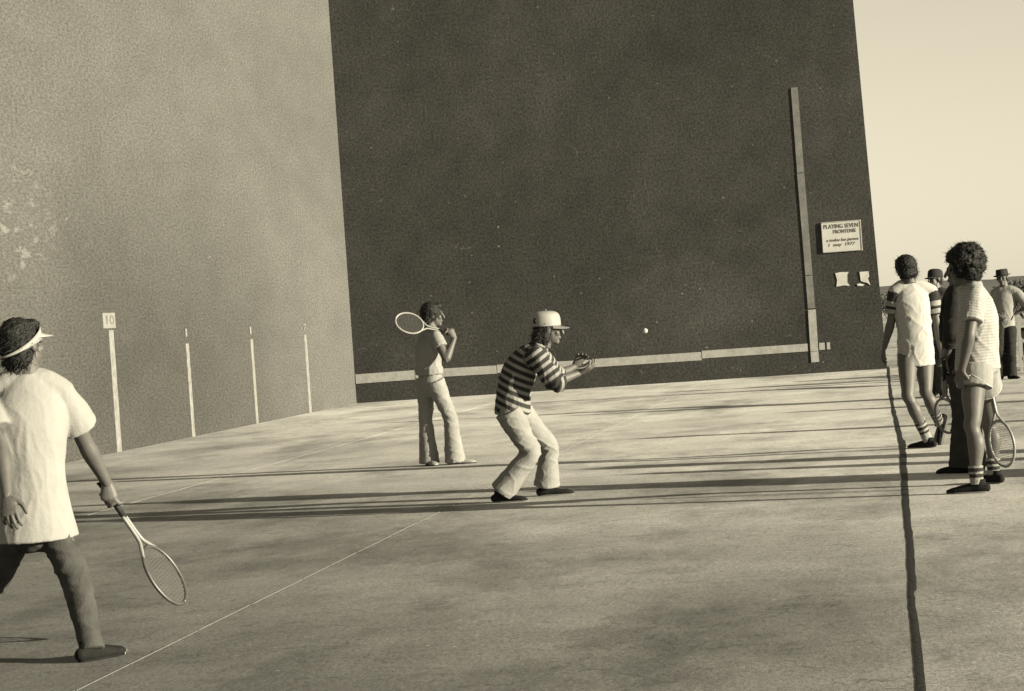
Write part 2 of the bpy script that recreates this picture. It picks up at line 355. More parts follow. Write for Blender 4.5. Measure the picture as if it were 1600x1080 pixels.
def grip_hand(wrist, hc, ha, side):
    """hand closed round a handle at hc with axis ha; side = unit vector from handle to the palm"""
    ha = ha.normalized(); e1 = (side-ha*side.dot(ha)).normalized(); e2 = ha.cross(e1)
    pr = []; knuck = hc+e1*.030
    pr.append(loft([wrist, wrist.lerp(knuck, .4), knuck], [(.028, .022), (.036, .022), (.042, .020)], ha, 12, 3, 'round'))
    for i in range(4):
        o = ha*(.034-.022*i); L = (1.0, 1.06, 1.0, .85)[i]; pts = []
        for k in range(7):
            a = math.radians(-20+k*38*L); pts.append(hc+o+(e1*math.cos(a)+e2*math.sin(a))*(.029+.002*math.sin(k)))
        pr.append(loft(pts, [.0105, .0105, .010, .0098, .0094, .009, .0082], ha, 8, 2, 'round'))
    pts = [wrist.lerp(knuck, .55)+ha*.015]
    for k in range(4):
        a = math.radians(-40-k*36); pts.append(hc+ha*(.045+.004*k)+(e1*math.cos(a)+e2*math.sin(a))*.030)
    pr.append(loft(pts, [.014, .0125, .0115, .0105, .009], ha, 8, 2, 'round'))
    return pr
def open_hand(wrist, d, pn, curl=25, mirror=1, spread=4):
    """relaxed hand: d = towards the fingers, pn = palm normal, thumb on the side pn x d * mirror"""
    d = d.normalized(); pn = (pn-d*pn.dot(d)).normalized(); s = pn.cross(d)*mirror
    pr = [loft([wrist-d*.01, wrist+d*.04, wrist+d*.088], [(.026, .019), (.037, .017), (.041, .013)], s, 12, 3, 'round')]
    for i in range(4):
        L = (.072, .080, .075, .058)[i]; b0 = wrist+d*(.084-(.0, -.004, .0, .008)[i])+s*(.031-.021*i)
        ang = math.radians(6); p = b0-d*.02; pts = [p, b0]; p = b0
        for k in range(3):
            ang += math.radians(curl*(.7 if k == 0 else 1.0)+i*3)
            dd = (d*math.cos(ang)+pn*math.sin(ang)+s*math.sin(math.radians(spread*(1.5-i)))*.6).normalized()
            p = p+dd*(L*(.44, .31, .25)[k]); pts.append(p)
        pr.append(loft(pts, [.0095, .0098, .0092, .0085, .0072], s, 8, 2, 'round'))
    b0 = wrist+d*.022+s*.024
    pts = [b0, b0+(s*.75+d*.6+pn*.25).normalized()*.036]; pts.append(pts[-1]+(s*.45+d*.85+pn*.35).normalized()*.030); pts.append(pts[-1]+(s*.15+d*.95+pn*.35).normalized()*.026)
    pr.append(loft(pts, [.015, .0125, .011, .0085], pn, 8, 2, 'round'))
    return pr
def limb(a, b, c, r, lat, cap='round', n=14):
    m1 = a.lerp(b, .45); m2 = b.lerp(c, .35)
    return loft([a, m1, b, m2, c], r, lat, n, 4, cap)
def shoe(an, toe, size=1.0):
    """shoe from ankle to toe on the given floor line; returns upper and sole prims"""
    d = V(toe-an); dn = d.copy(); u_ = V((0, 0, 1))
    hd = V((d.x, d.y, d.z)); L = hd.normalized()
    side = L.cross(u_).normalized() if abs(L.z) < .95 else V((1, 0, 0)); u_ = side.cross(L).normalized()
    return L, side, u_
def person(label, J, face, tface, outfit, group=None, name='person', tilt=0.0, vox=0.009, feet=None, hands=None):
    """J: world joints neck, head, shL/R, elL/R, wrL/R, hipL/R, knL/R, anL/R, toeL/R"""
    g = V(((J['anL'].x+J['anR'].x)/2, (J['anL'].y+J['anR'].y)/2, 0.0))
    root = empty(name, g); tag(root, label, 'person', group)
    f = V(face).normalized(); tf = V(tface).normalized()
    shm = (J['shL']+J['shR'])/2; hm = (J['hipL']+J['hipR'])/2
    ls = (J['shL']-J['shR']).normalized(); lh = (J['hipL']-J['hipR']).normalized()
    sp = (shm-hm).normalized(); sw = max((J['shL']-J['shR']).length/2, .15)
    seed = random.uniform(0, 50)
    u = (V((0, 0, 1))*.8+(J['head']-J['neck']).normalized()*.5); u = (u-f*u.dot(f)).normalized()
    S = lambda t: J['neck'].lerp(hm, t) if t <= 1 else hm+(hm-shm).normalized()*((t-1)*.5)
    bend = outfit.get('bend', 0.02)
    def SP(t): return S(t)-tf*(bend*math.sin(min(t, 1)*math.pi))
    fat = outfit.get('fat', 1.0)
    # -- body
    pr = [loft([SP(.06), SP(.22), SP(.40), SP(.66), SP(.92), SP(1.10)], [(.085, .062), (.15, .090), (.150, .105), (.128*fat, .092*fat), (.150*fat, .100), (.11, .085)], ls, 20, 4, 'round', lh)]
    pr.append(loft([J['neck']-tf*.01-sp*.05, J['neck'].lerp(J['head'], .35), J['head']-u*.05-f*.02], [.066, .056, .055], ls, 14, 3))
    for s in 'LR':
        pr.append(loft([J['neck']-sp*.02, J['neck'].lerp(J['sh'+s], .55)-sp*.01, J['sh'+s]], [.045, .05, .052], tf, 12, 3, 'round'))
        e_, w_ = J['el'+s], J['wr'+s]; pr.append(loft([J['sh'+s], J['sh'+s].lerp(e_, .4), J['sh'+s].lerp(e_, .8), e_, e_.lerp(w_, .25), e_.lerp(w_, .65), w_], [.054, .049, .040, .039, .042, .032, .025], tf, 14, 4, 'round'))
        kl = .72 if outfit['legs']['kind'] == 'long' else 1.0; h_, k_, a_ = J['hip'+s], J['kn'+s], J['an'+s]; sd_ = (k_-a_).normalized(); ff = (tf-sd_*tf.dot(sd_)).normalized()
        pr.append(loft([h_, h_.lerp(k_, .45)+ff*.008, h_.lerp(k_, .86), k_+ff*.008, k_.lerp(a_, .14)-ff*.002, k_.lerp(a_, .33)-ff*.016, k_.lerp(a_, .68)-ff*.004, a_], [.090*kl, .081*kl, .060*kl, .058*kl, .050*kl, .060*kl, .042*kl, .035], lh, 16, 4, 'round'))
        pr.append(ell(k_+ff*.028*kl, (.034*kl, .030*kl, .040*kl), None, 12, 8))
        a, t = J['an'+s], J['toe'+s]
        pr.append(loft([a-(t-a).normalized()*.03-V((0, 0, .03)), a.lerp(t, .45)+V((0, 0, -.01)), t], [(.022, .026), (.024, .018), (.016, .010)], ls if abs((t-a).normalized().dot(ls)) < .7 else tf, 12, 3, 'round'))
    V1, F1, _ = remesh(pr, vox, 4)
    V2, F2, _ = remesh(head_prims(J['head'], f, u), .0055, 3)
    parts = [(V1, F1), (V2, F2)]
    for s in 'LR':
        h = (hands or {}).get(s)
        if h is None:
            d = (J['wr'+s]-J['el'+s]).normalized(); inn = (hm-J['wr'+s]); h = open_hand(J['wr'+s], d, inn-d*inn.dot(d), 22, -1 if s == 'L' else 1)
        hv, hf, _ = remesh(h, .0042, 2); parts.append((hv, hf))
    vs, fs = join(parts)
    body = mesh_obj('body', vs, fs, 'skin', root, True, g)
    l = u.cross(f).normalized(); HP = lambda x, y, z: J['head']+l*x+f*y+u*z; A = (l, f, u)
    for s in (-1, 1):
        mesh_obj('eye', *ell(HP(s*.031, .078, .006), (.014, .008, .008), A, 10, 6), 'eye', root, True, g)
    # -- hair
    hs = outfit.get('hair', 'short')
    hp = [ell(HP(0, -.022, .038), (.082, .096, .092), A), ell(HP(0, -.048, -.012), (.078, .066, .085), A)]
    for s in (-1, 1): hp.append(ell(HP(s*.066, -.014, .004), (.018, .040, .045), A))
    if hs == 'long': hp += [ell(HP(0, -.065, -.07), (.085, .06, .085), A), ell(HP(.05, -.03, -.05), (.04, .045, .075), A), ell(HP(-.05, -.03, -.05), (.04, .045, .075), A)]
    if hs == 'shag': hp += [ell(HP(0, -.045, -.05), (.082, .06, .07), A), ell(HP(0, .06, .085), (.06, .04, .03), A)]
    if hs == 'round': hp += [ell(HP(0, -.022, .032), (.098, .104, .100), A), ell(HP(0, -.056, -.042), (.088, .058, .058), A), ell(HP(0, .045, .085), (.066, .05, .035), A)]
    ha, hf_ = .006, 60
    if hs == 'curly':
        hp = [ell(HP(0, -.03, .050), (.096, .103, .096), A), ell(HP(0, -.06, -.02), (.088, .07, .09), A)]
        rnd = random.Random(3)
        for i in range(190):
            t = rnd.uniform(0, 2*math.pi); z = rnd.uniform(-.75, 1)
            q = math.sqrt(1-z*z); p = V((q*math.cos(t), q*math.sin(t), z))
            if p.y > .45 and z < .25: continue
            r = rnd.uniform(.016, .032); hp.append(ell(HP(p.x*.108, -.03+p.y*.115, .047+p.z*.106), (r, r, r), A, 8, 6))
        ha, hf_ = .007, 70
    def strands(vl, nl, cnt, rnd):
        sv, sf = [], []
        for _ in range(cnt):
            i = rnd.randrange(len(vl)); p, nn = vl[i], nl[i]; rel = p-J['head']
            if rel.dot(f) > .05 and rel.dot(u) < .06: continue
            if hs == 'curly':
                d = (nn+V((rnd.gauss(0, .6), rnd.gauss(0, .6), rnd.gauss(0, .6)))).normalized(); ax2 = V((rnd.gauss(0, 1), rnd.gauss(0, 1), rnd.gauss(0, 1))).normalized(); Ls, st_, ang = rnd.uniform(.006, .010), 5, .9
            else:
                d = (-u*.8-f*.35+nn*.35+V((rnd.gauss(0, .35), rnd.gauss(0, .35), rnd.gauss(0, .35)))).normalized(); ax2 = V((rnd.gauss(0, 1), rnd.gauss(0, 1), rnd.gauss(0, 1))).normalized(); Ls, st_, ang = rnd.uniform(.009, .015), 3, .22
            wv = d.cross(nn); wv = wv.normalized()*rnd.uniform(.0016, .003) if wv.length > 1e-3 else V((.002, 0, 0)); k = len(sv); q = p-nn*.004
            for m_ in range(st_+1):
                e = wv*(1-m_/(st_+.6)); sv += [q-e, q+e]; q = q+d*Ls; d = Matrix.Rotation(ang, 3, ax2) @ d
            sf += [(k+2*m_, k+2*m_+1, k+2*m_+3, k+2*m_+2) for m_ in range(st_)]
        return sv, sf
    if hs != 'none':
        a, b_, n_ = remesh(hp, .006 if vox < .0085 or hs == 'curly' else .007, 1)
        a = [v+n*(ha*(noise.noise(v*hf_)+.6*noise.noise(v*hf_*2.3))) for v, n in zip(a, n_)]
        sv_, sf_ = strands(a, n_, 1500 if hs == 'curly' else 1100, random.Random(17))
        a, b_ = join([(a, b_), (sv_, sf_)])
        mesh_obj('hair', a, b_, 'hair', root, True, g)
    # -- head gear
    hg = outfit.get('hat')
    if hg == 'visor':
        n = 40; bv, bf = [], []
        for j in range(n):
            t = 2*math.pi*j/n; fr = .5+.5*math.sin(t); h = .010+.052*fr**1.3; zc = -.040+.094*fr
            for (k, z) in ((1.0, -.5), (1.0, .5), (.955, .5), (.955, -.5)):
                bv.append(HP(math.cos(t)*.094*k, -.018+math.sin(t)*.117*k, zc+z*h-.0))
        for j in range(n):
            a, b_ = j*4, ((j+1) % n)*4
            for q in range(4): bf.append((a+q, b_+q, b_+(q+1) % 4, a+(q+1) % 4))
        band = mesh_obj('visor_band', bv, bf, 'white_plastic', root, True, g)
        bv, bf = [], []; nu, nr = 18, 5
        for lay in (0, 1):
            for i in range(nu+1):
                t = math.radians(20+140*i/nu)
                for k in range(nr+1):
                    q = k/nr; ext = .075*math.sin(math.radians(180*i/nu))**.6
                    x = math.cos(t)*(.092+ext*.25*q); y = -.018+math.sin(t)*.112+ext*q
                    bv.append(HP(x, y, .038+.004*lay-.10*x*x/.09*q*.4-.016*q))
        st = (nu+1)*(nr+1)
        for i in range(nu):
            for k in range(nr):
                a = i*(nr+1)+k; bf.append((a, a+nr+1, a+nr+2, a+1)); a += st; bf.append((a, a+1, a+nr+2, a+nr+1))
        for i in range(nu):
            a = i*(nr+1)+nr; bf.append((a, a+nr+1, a+nr+1+st, a+st))
        mesh_obj('brim', bv, bf, 'white_plastic', root, True, g)
    if hg in ('cap', 'hat', 'darkcap'):
        mat = 'white_plastic' if hg == 'cap' else 'dark_felt'
        k = 1.0
        rows = [(.022, 1.0), (.05, 1.0), (.085, .96), (.112, .85), (.128, .62), (.134, .3)] if hg != 'hat' else [(.028, 1.0), (.07, .98), (.105, .93), (.125, .86), (.128, .5), (.126, .2)]
        path = [HP(0, -.020-.01*(z-.022)/.1, z) for z, q in rows]
        cr = mesh_obj('crown', *loft(path, [(.094*q, .113*q) for z, q in rows], l, 26, 3), mat, root, True, g)
        if hg == 'cap':
            # dark opening and strap at the back of the cap
            mesh_obj('back_opening', *ell(HP(-.046, -.106, .056), (.027, .019, .026), A, 12, 8), 'hair', root, True, g)
            mesh_obj('button', *ell(HP(0, -.03, .142), (.008, .008, .005), A, 8, 6), mat, root, True, g)
        bv, bf = [], []
        if hg == 'hat':
            n = 36
            for j in range(n):
                t = 2*math.pi*j/n
                for (r, z) in ((.98, .030), (1.42, .018+.02*abs(math.cos(t))), (1.42, .022+.02*abs(math.cos(t))), (.98, .035)): bv.append(HP(math.cos(t)*.094*r, -.02+math.sin(t)*.113*r, z))
            for j in range(n):
                a, b_ = j*4, ((j+1) % n)*4
                for q in range(4): bf.append((a+q, b_+q, b_+(q+1) % 4, a+(q+1) % 4))
        else:
            nu, nr = 16, 5; st = (nu+1)*(nr+1)
            for lay in (0, 1):
                for i in range(nu+1):
                    t = math.radians(25+130*i/nu); ext = .070*math.sin(math.radians(180*i/nu))**.6
                    for q_ in range(nr+1):
                        q = q_/nr; x = math.cos(t)*(.090+ext*.2*q); y = -.02+math.sin(t)*.108+ext*q
                        bv.append(HP(x, y, .026+.004*lay-1.6*x*x*q-.010*q))
            for i in range(nu):
                for q in range(nr):
                    a = i*(nr+1)+q; bf.append((a, a+nr+1, a+nr+2, a+1)); a += st; bf.append((a, a+1, a+nr+2, a+nr+1))
            for i in range(nu):
                a = i*(nr+1)+nr; bf.append((a, a+nr+1, a+nr+1+st, a+st))
        mesh_obj('brim', bv, bf, mat if hg != 'cap' else 'sole', root, True, g)
    # -- shirt
    sh = outfit['shirt']; t1 = sh.get('hem', 1.1); bl = sh.get('blouse', 1.0); wide = max(sw, .165)
    tt = [.015, .09, .2, .38, .62, .85, t1]
    rr = [(.066, .062), (.120, .082), (wide*.96, .108), (wide*.98*bl, .128*bl), (wide*.88*fat*bl, .122*fat*bl), (wide*.93*fat*bl, .128*fat*bl), (wide*.98*fat*bl*sh.get('flare', 1), .13*fat*bl*sh.get('flare', 1))]
    belly = sh.get('belly', 0.0)
    tp = [loft([SP(t)+tf*(belly*math.exp(-((t-.75)/.25)**2)) for t in tt], rr, ls, 28, 4, 'flat', lh)]
    tp.append(loft([J['shL'], J['neck']-sp*.075, J['shR']], [.058, .078, .058], tf, 14, 4, 'round'))
    slv = []; sl_len = sh.get('sleeve', .6); sr = sh.get('sr', (.072, .074, .082))
    arms = {}
    for s in 'LR':
        tp.append(loft([J['neck']-sp*.03, J['neck'].lerp(J['sh'+s], .5)-sp*.008, J['sh'+s]], [.064, .070, .064], tf, 14, 3, 'round'))
        a, b_, c = J['sh'+s], J['el'+s], J['wr'+s]; La, Lb = (b_-a).length, (c-b_).length; D = sl_len*(La)
        pts = [a, a.lerp(b_, .14), a.lerp(b_, min(sl_len, 1)*.55)]; rad = [.060]+list(sr)
        if sl_len <= 1: pts.append(a.lerp(b_, sl_len))
        else: pts += [b_, b_.lerp(c, (sl_len-1)*.55), b_.lerp(c, sl_len-1)]
        slv.append(loft(pts, rad, tf, 16, 4, 'flat')); arms[s] = (a, b_, c, La)
    def along_arm(v, s):
        a, b_, c, La = arms[s]; d1 = (b_-a).normalized(); x = (v-a).dot(d1)
        if x > La: return La+max((v-b_).dot((c-b_).normalized()), 0)
        return x
    def along_spine(v): return (J['neck']-v).dot(sp)
    foc = [(J['el'+s], .12, 1.2) for s in 'LR']+[(SP(.8), .22, .8)]
    amp = sh.get('amp', .009)*.75
    def attr_for(vl):
        out = []
        for v in vl:
            best = along_spine(v)
            for s in 'LR':
                a, b_, c, La = arms[s]; p = a+(b_-a)*max(0, min(1, (v-a).dot(b_-a)/(La*La)))
                if sl_len > 1:
                    q2 = c-b_; p2 = b_+q2*max(0, min(1, (v-b_).dot(q2)/q2.length_squared))
                    if (p2-v).length < (p-v).length: p = p2
                if (v-p).length < .095 and abs((v-shm).dot(ls)) > sw*.86 or ((v-p).length < .085 and (v-J['sh'+s]).length > .2 and along_arm(v, s) > .12): best = along_arm(v, s)
            out.append(best)
        return out
    if sh.get('split'):
        a, b_, n_ = remesh(tp, vox, 3); a = wrinkle(a, n_, amp, 6.0, sh.get('st', (1.5, 1.5, .8)), seed, foc)
        mesh_obj('shirt', a, b_, sh['mat'], root, True, g)
        for s, p in zip('LR', slv):
            a, b_, n_ = remesh([p], vox*.8, 2); at_ = [along_arm(v, s) for v in a]; a = wrinkle(a, n_, amp*.6, 9, (1, 1, 1.6), seed)
            mesh_obj('sleeve', a, b_, sh['split'], root, True, g, at_)
    else:
        a, b_, n_ = remesh(tp+slv, vox, 3); at_ = attr_for(a); a = wrinkle(a, n_, amp, 6.0, sh.get('st', (1.5, 1.5, .8)), seed, foc)
        so = mesh_obj('shirt', a, b_, sh['mat'], root, True, g, at_)
        if sh.get('collar'):
            c0 = J['neck']+sp*.005
            mesh_obj('collar', *loft([c0-sp*.02, c0+sp*.022-tf*.004], [(.078, .075), (.066, .064)], ls, 20, 2), sh.get('collar_mat', sh['mat']), root, True, g)
    # -- trousers or shorts
    tr = outfit['legs']; pp = [loft([SP(.80), SP(.92), SP(1.04), SP(1.13)], [(.140*fat, .100*fat), (.156*fat, .112*fat), (.164*fat, .118*fat), (.105, .09)], lh, 22, 4, 'round')]
    al_leg = {}
    for s in 'LR':
        a, b_, c = J['hip'+s], J['kn'+s], J['an'+s]; al_leg[s] = (a, b_, c)
        if tr['kind'] == 'long':
            r = tr['r']; e = c+(c-b_).normalized()*tr.get('over', .02)
            pp.append(loft([a.lerp(b_, -.05), a.lerp(b_, .25), a.lerp(b_, .6), b_, b_.lerp(e, .35), b_.lerp(e, .7), e], r, lh, 18, 4, 'flat'))
        else:
            q = tr.get('len', .42); pp.append(loft([a.lerp(b_, -.05), a.lerp(b_, q*.55), a.lerp(b_, q)], tr.get('r', [.105, .112, .118]), lh, 18, 4, 'flat'))
    a, b_, n_ = remesh(pp, vox, 3)
    foc = [(J['kn'+s], .14, 1.5) for s in 'LR']+[(hm-V((0, 0, .08)), .16, .8)]+[(J['an'+s], .12, .8) for s in 'LR']
    a = wrinkle(a, n_, tr.get('amp', .009)*.62, 6.0, tr.get('st', (.7, .7, 1.9)), seed+9, foc)
    if t1 > 1.04:      # keep the waist of the trousers inside the untucked shirt
        A_, B_ = rr[-1][0]*.80, rr[-1][1]*.80; down = -(shm-hm).normalized(); o_ = []
        for v in a:
            x = (v-hm).dot(down)-(t1-1)*.5
            if x < .045:
                c0 = hm+down*((v-hm).dot(down)); p_, q_ = (v-c0).dot(lh), (v-c0).dot(tf); r_ = math.hypot(p_/A_, q_/B_)
                if r_ > 1: k_ = 1-max(0, min(1, (.045-x)/.03))*(1-1/r_); v = c0+(v-c0)*k_
            o_.append(v)
        a = o_
    to = mesh_obj('trousers' if tr['kind'] == 'long' else 'shorts', a, b_, tr['mat'], root, True, g)
    if tr.get('piping'):
        for s in tr['piping']:
            a0, b0 = J['hip'+s], J['kn'+s]; e = a0.lerp(b0, tr.get('len', .42)); d = (b0-a0).normalized(); x = (lh-d*lh.dot(d)).normalized(); y = d.cross(x); R = tr.get('r', [0, 0, .118])[-1]-.006
            ring = [e+(x*math.cos(t)+y*math.sin(t))*R-d*.055*max(0, math.cos(t)*(1 if s == 'L' else -1))**4 for t in [2*math.pi*i/32 for i in range(33)]]
            mesh_obj('piping', *loft(ring, [.006]*33, d, 6, 1), 'white_paint', root, True, g)
    # -- socks
    sk = outfit.get('socks')
    if sk:
        for s in 'LR':
            a0, b0 = J['kn'+s], J['an'+s]; L = (b0-a0).length; p0 = a0.lerp(b0, sk.get('top', .62)); p1 = a0.lerp(b0, 1.05)
            a, b_, n_ = remesh([loft([p0, p0.lerp(p1, .5), p1], [.053, .046, .043], lh, 16, 4, 'flat')], .006, 1)
            dn = (b0-p0).normalized(); at_ = [(v-p0).dot(dn) for v in a]
            a = wrinkle(a, n_, .004, 22, (1, 1, 2.5), seed)
            mesh_obj('sock', a, b_, sk['mat'], root, True, g, at_)
    # -- shoes
    shm_ = outfit.get('shoe', 'shoe'); som = outfit.get('sole', 'sole')
    for s in 'LR':
        a, t = J['an'+s], J['toe'+s]; d = (t-a); k = outfit.get('toe_up', {}).get(s)
        if k is None: dh = V((d.x, d.y, 0)).normalized(); un = V((0, 0, 1))
        else: dh = d.normalized(); un = V(k).normalized(); un = (un-dh*un.dot(dh)).normalized()
        sd = dh.cross(un).normalized(); L = outfit.get('shoe_len', .27)
        heel = (V((a.x, a.y, 0)) if k is None else a-un*.07)-dh*.065
        Q = lambda x, z: heel+dh*x+un*z
        up_ = [loft([Q(0, .045), Q(.04, .046), Q(.10, .044), Q(.17, .036), Q(.23, .030), Q(L-.01, .024)], [(.028, .030), (.036, .036), (.037, .036), (.043, .028), (.041, .022), (.026, .014)], sd, 16, 4, 'round'),
               loft([Q(.05, .03), Q(.055, .085), Q(.055, .105)], [(.036, .05), (.037, .05), (.039, .052)], sd, 14, 3)]
        a_, b_, n_ = remesh(up_, .006, 2); sho = mesh_obj('shoe', a_, b_, shm_, root, True, g)
        sv, sf = [], []; n = 24
        for z in (.0, .022):
            for j in range(n):
                q = 2*math.pi*j/n; x = L/2-.002+(L/2+.006)*math.cos(q); wv = .040+.006*math.cos(q); sv.append(Q(x, z)+sd*(wv*math.copysign(abs(math.sin(q))**.75, math.sin(q))))
        for j in range(n): sf.append((j, (j+1) % n, n+(j+1) % n, n+j))
        sf += [tuple(range(n-1, -1, -1)), tuple(range(n, 2*n))]
        mesh_obj('sole', sv, sf, som, sho, True, g)
        if outfit.get('toecap'):
            mesh_obj('toe_cap', *ell(Q(L-.022, .022), (.030, .030, .022), (sd, dh, un), 14, 8), 'white_plastic', sho, True, g)
    return root

# ------------------------------------------------------------------ racquet
def racquet(label, butt, tip, nrm, mat='frame_wood', group=None, length=None):
    """butt end, head tip, string-plane normal"""
    butt, tip = V(butt), V(tip); ax = (tip-butt); L = ax.length; ax.normalize(); nrm = (V(nrm)-ax*V(nrm).dot(ax)).normalized(); x = ax.cross(nrm)
    k = L/.685; root = empty('tennis_racquet', butt); tag(root, label, 'racquet', group)
    ha, hb = .155*k, .112*k; hc = tip-ax*ha
    pts = []
    for i in range(41):
        t = 2*math.pi*i/40; pts.append(hc+ax*(math.cos(t)*ha)+x*(math.sin(t)*hb*(1-.10*math.cos(t+math.pi)*0)))
    fr = mesh_obj('frame', *loft(pts, [(.009, .010)]*41, nrm, 8, 1), mat, root, True, butt)
    th = hc-ax*ha; y0 = butt+ax*.38*k*.0
    for s in (-1, 1):
        p = [hc-ax*(ha*.80)+x*(s*hb*.60), hc-ax*(ha*1.08)+x*(s*hb*.30), hc-ax*(ha*1.35)+x*(s*.012), butt+ax*.20*k+x*(s*.009)]
        mesh_obj('throat', *loft(p, [(.009, .008), (.010, .009), (.010, .009), (.010, .009)], nrm, 8, 4, 'round'), 'frame_pale', root, True, butt)
    mesh_obj('grip', *loft([butt, butt+ax*.012, butt+ax*.05, butt+ax*.205*k], [(.020, .019), (.017, .016), (.0155, .015), (.0145, .0135)], nrm, 8, 2), 'grip', root, True, butt)
    sv = []
    for i in range(-8, 9):
        o = i*hb/9; h = ha*math.sqrt(max(0, 1-(o/hb)**2)); sv.append(loft([hc+x*o-ax*h, hc+x*o+ax*h], [.0004, .0004], nrm, 4, 1))
    for i in range(-9, 10):
        o = i*ha/10; h = hb*math.sqrt(max(0, 1-(o/ha)**2)); sv.append(loft([hc+ax*o-x*h, hc+ax*o+x*h], [.0004, .0004], nrm, 4, 1))
    st = mesh_obj('strings', *join(sv), 'string', root, False, butt); st['kind'] = 'stuff'
    return root
def copy_tree(o, parent=None):
    c = o.copy(); C.objects.link(c); c.parent = parent
    for ch in o.children: copy_tree(ch, c)
    return c

# ------------------------------------------------------------------ the setting
XL, XR, YF = -10.11, 0.10, 45.0
gr = mesh_obj('ground', [(-3000, -60, -.03), (3000, -60, -.03), (3000, 4000, -.03), (-3000, 4000, -.03)], [(0, 1, 2, 3)], 'earth', None, False); tag(gr, kind='structure')
cf = mesh_obj('court_floor', *box((-4.9, 24.0, -.017), (10.0, 42, .030)), 'mortar', None, False, (0, 0, 0)); tag(cf, kind='structure')
seam = [-10.11, -6.62, -3.29, 0.108]
def slab(x0, x1, y0, y1, mat, parent):
    o = mesh_obj('slab', *box(((x0+x1)/2, (y0+y1)/2, -.005), (x1-x0, y1-y0, .034)), mat, parent, False, (0, 0, 0))
    bm = bmesh.new(); bm.from_mesh(o.data); bmesh.ops.bevel(bm, geom=[e for e in bm.edges if all(v.co.z > 0 for v in e.verts)], offset=.002, segments=1, affect='EDGES'); bm.to_mesh(o.data); bm.free(); return o
for i in range(2): slab(seam[i]+.002, seam[i+1]-.002, 3, YF, 'court', cf)
# pale mortar beads standing in the joints between the slabs, broken here and there
for i in (1, 2):
    y = 3.2 if i == 2 else 18.5; bv, bf = [], []; rnd = random.Random(i)
    while y < (18.2 if i == 2 else 25):
        Lg = rnd.uniform(.25, 1.1); w0 = rnd.uniform(.0035, .007) if i == 2 else rnd.uniform(.002, .004); sx = seam[i]+rnd.uniform(-.006, .006); k = len(bv)
        bv += [V((sx-w0, y, .010)), V((sx+w0, y, .010)), V((sx+w0*.8, y+Lg, .010)), V((sx-w0*.8, y+Lg, .010)), V((sx, y, .0140)), V((sx, y+Lg, .0137))]
        bf += [(k, k+4, k+5, k+3), (k+4, k+1, k+2, k+5), (k, k+1, k+4), (k+2, k+3, k+5)]; y += Lg+rnd.uniform(.0, .06)
    mesh_obj('joint', bv, bf, 'mortar', cf, False, (0, 0, 0))
ap = mesh_obj('apron', *box((7.98, 24.0, -.0085), (16.06, 42, .040)), 'apron', None, False, (0, 0, 0)); tag(ap, kind='structure')
# tar filled expansion joint along the open side of the court
pts = [(1387, 574, 2.0), (1390, 600, 2.4), (1394, 630, 2.8), (1399, 655, 3.2), (1406, 684, 4.0), (1410, 694, 5.6), (1411, 712, 5.2), (1413, 745, 5.0), (1415, 780, 5.0), (1418, 815, 5.4), (1422, 850, 5.8), (1424, 890, 6.0), (1426, 924, 6.4), (1424, 930, 5.2), (1426, 955, 5.6), (1430, 985, 6.2), (1434, 1020, 6.8), (1437, 1060, 7.4), (1439, 1080, 7.6), (1447, 1200, 9.5)]
bv, bf = [], []; rnd = random.Random(5)
fine = catmull(pts, 5)
for (x, y, hw) in fine:
    j1, j2 = rnd.uniform(-.9, .9), rnd.uniform(-.9, .9)
    a = onz(x-hw+j1, y); c = onz(x+hw+j2, y); bv += [V((a.x, a.y, .0135)), V((a.x*.6+c.x*.4, a.y, .0155)), V((c.x, c.y, .0135))]
for i in range(len(fine)-1):
    k = i*3; bf += [(k, k+3, k+4, k+1), (k+1, k+4, k+5, k+2)]
edge = [V(((bv[3*i].x+bv[3*i+2].x)/2, bv[3*i].y, 0)) for i in range(0, len(fine), 4)]
edge = [V((edge[0].x, YF, 0))]+edge+[V((edge[-1].x, 3, 0))]; x0 = seam[2]+.002; ne = len(edge)
sv_ = [V((e.x, e.y, z)) for z in (.012, -.02) for e in edge]+[V((x0, e.y, z)) for z in (.012, -.02) for e in edge]; sf_ = []
for i in range(ne-1): sf_ += [(i, i+1, 2*ne+i+1, 2*ne+i), (i, ne+i, ne+i+1, i+1), (2*ne+i, 2*ne+i+1, 3*ne+i+1, 3*ne+i), (ne+i, 3*ne+i, 3*ne+i+1, ne+i+1)]
mesh_obj('slab', sv_, sf_, 'court', cf, False, (0, 0, 0))
mesh_obj('tar_seam', bv, bf, 'tar', cf, True, (0, 0, 0))

# front wall with its boards, sign and papers
bx = box(((XL+XR)/2-.2, YF+.25, 5.0), (XR-XL+.4, .5, 10.1))
for v in bx[0]:
    if v.x > 0: v.x -= .024*max(v.z, 0)          # the free edge leans in a little
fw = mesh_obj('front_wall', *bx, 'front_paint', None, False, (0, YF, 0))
tag(fw, 'tall dark painted front wall of the court, behind the players', 'wall')
def fpt(px, py): return at(px, py, YF)
hb = [(556, 592.5, 648, 585.8, 15), (649, 585.0, 776, 577.5, 13), (777, 576.5, 926, 568.5, 13), (927, 567.6, 1096, 556.5, 13), (1097, 554.3, 1262, 543.0, 12), (1280, 541.5, 1289, 541, 11), (1292, 540.6, 1297, 540.4, 11)]
for (x0, y0, x1, y1, h) in hb:
    a, c = fpt(x0, y0), fpt(x1, y1); hh = h/82.3; zc = (a.z+c.z)/2; rot = Matrix.Rotation(-math.atan2(c.z-a.z, c.x-a.x), 3, 'Y')
    mesh_obj('lower_board', *box(((a.x+c.x)/2, YF-.006, zc), (c.x-a.x, .016, hh), rot), 'board_pale', fw, False, (0, YF, 0))
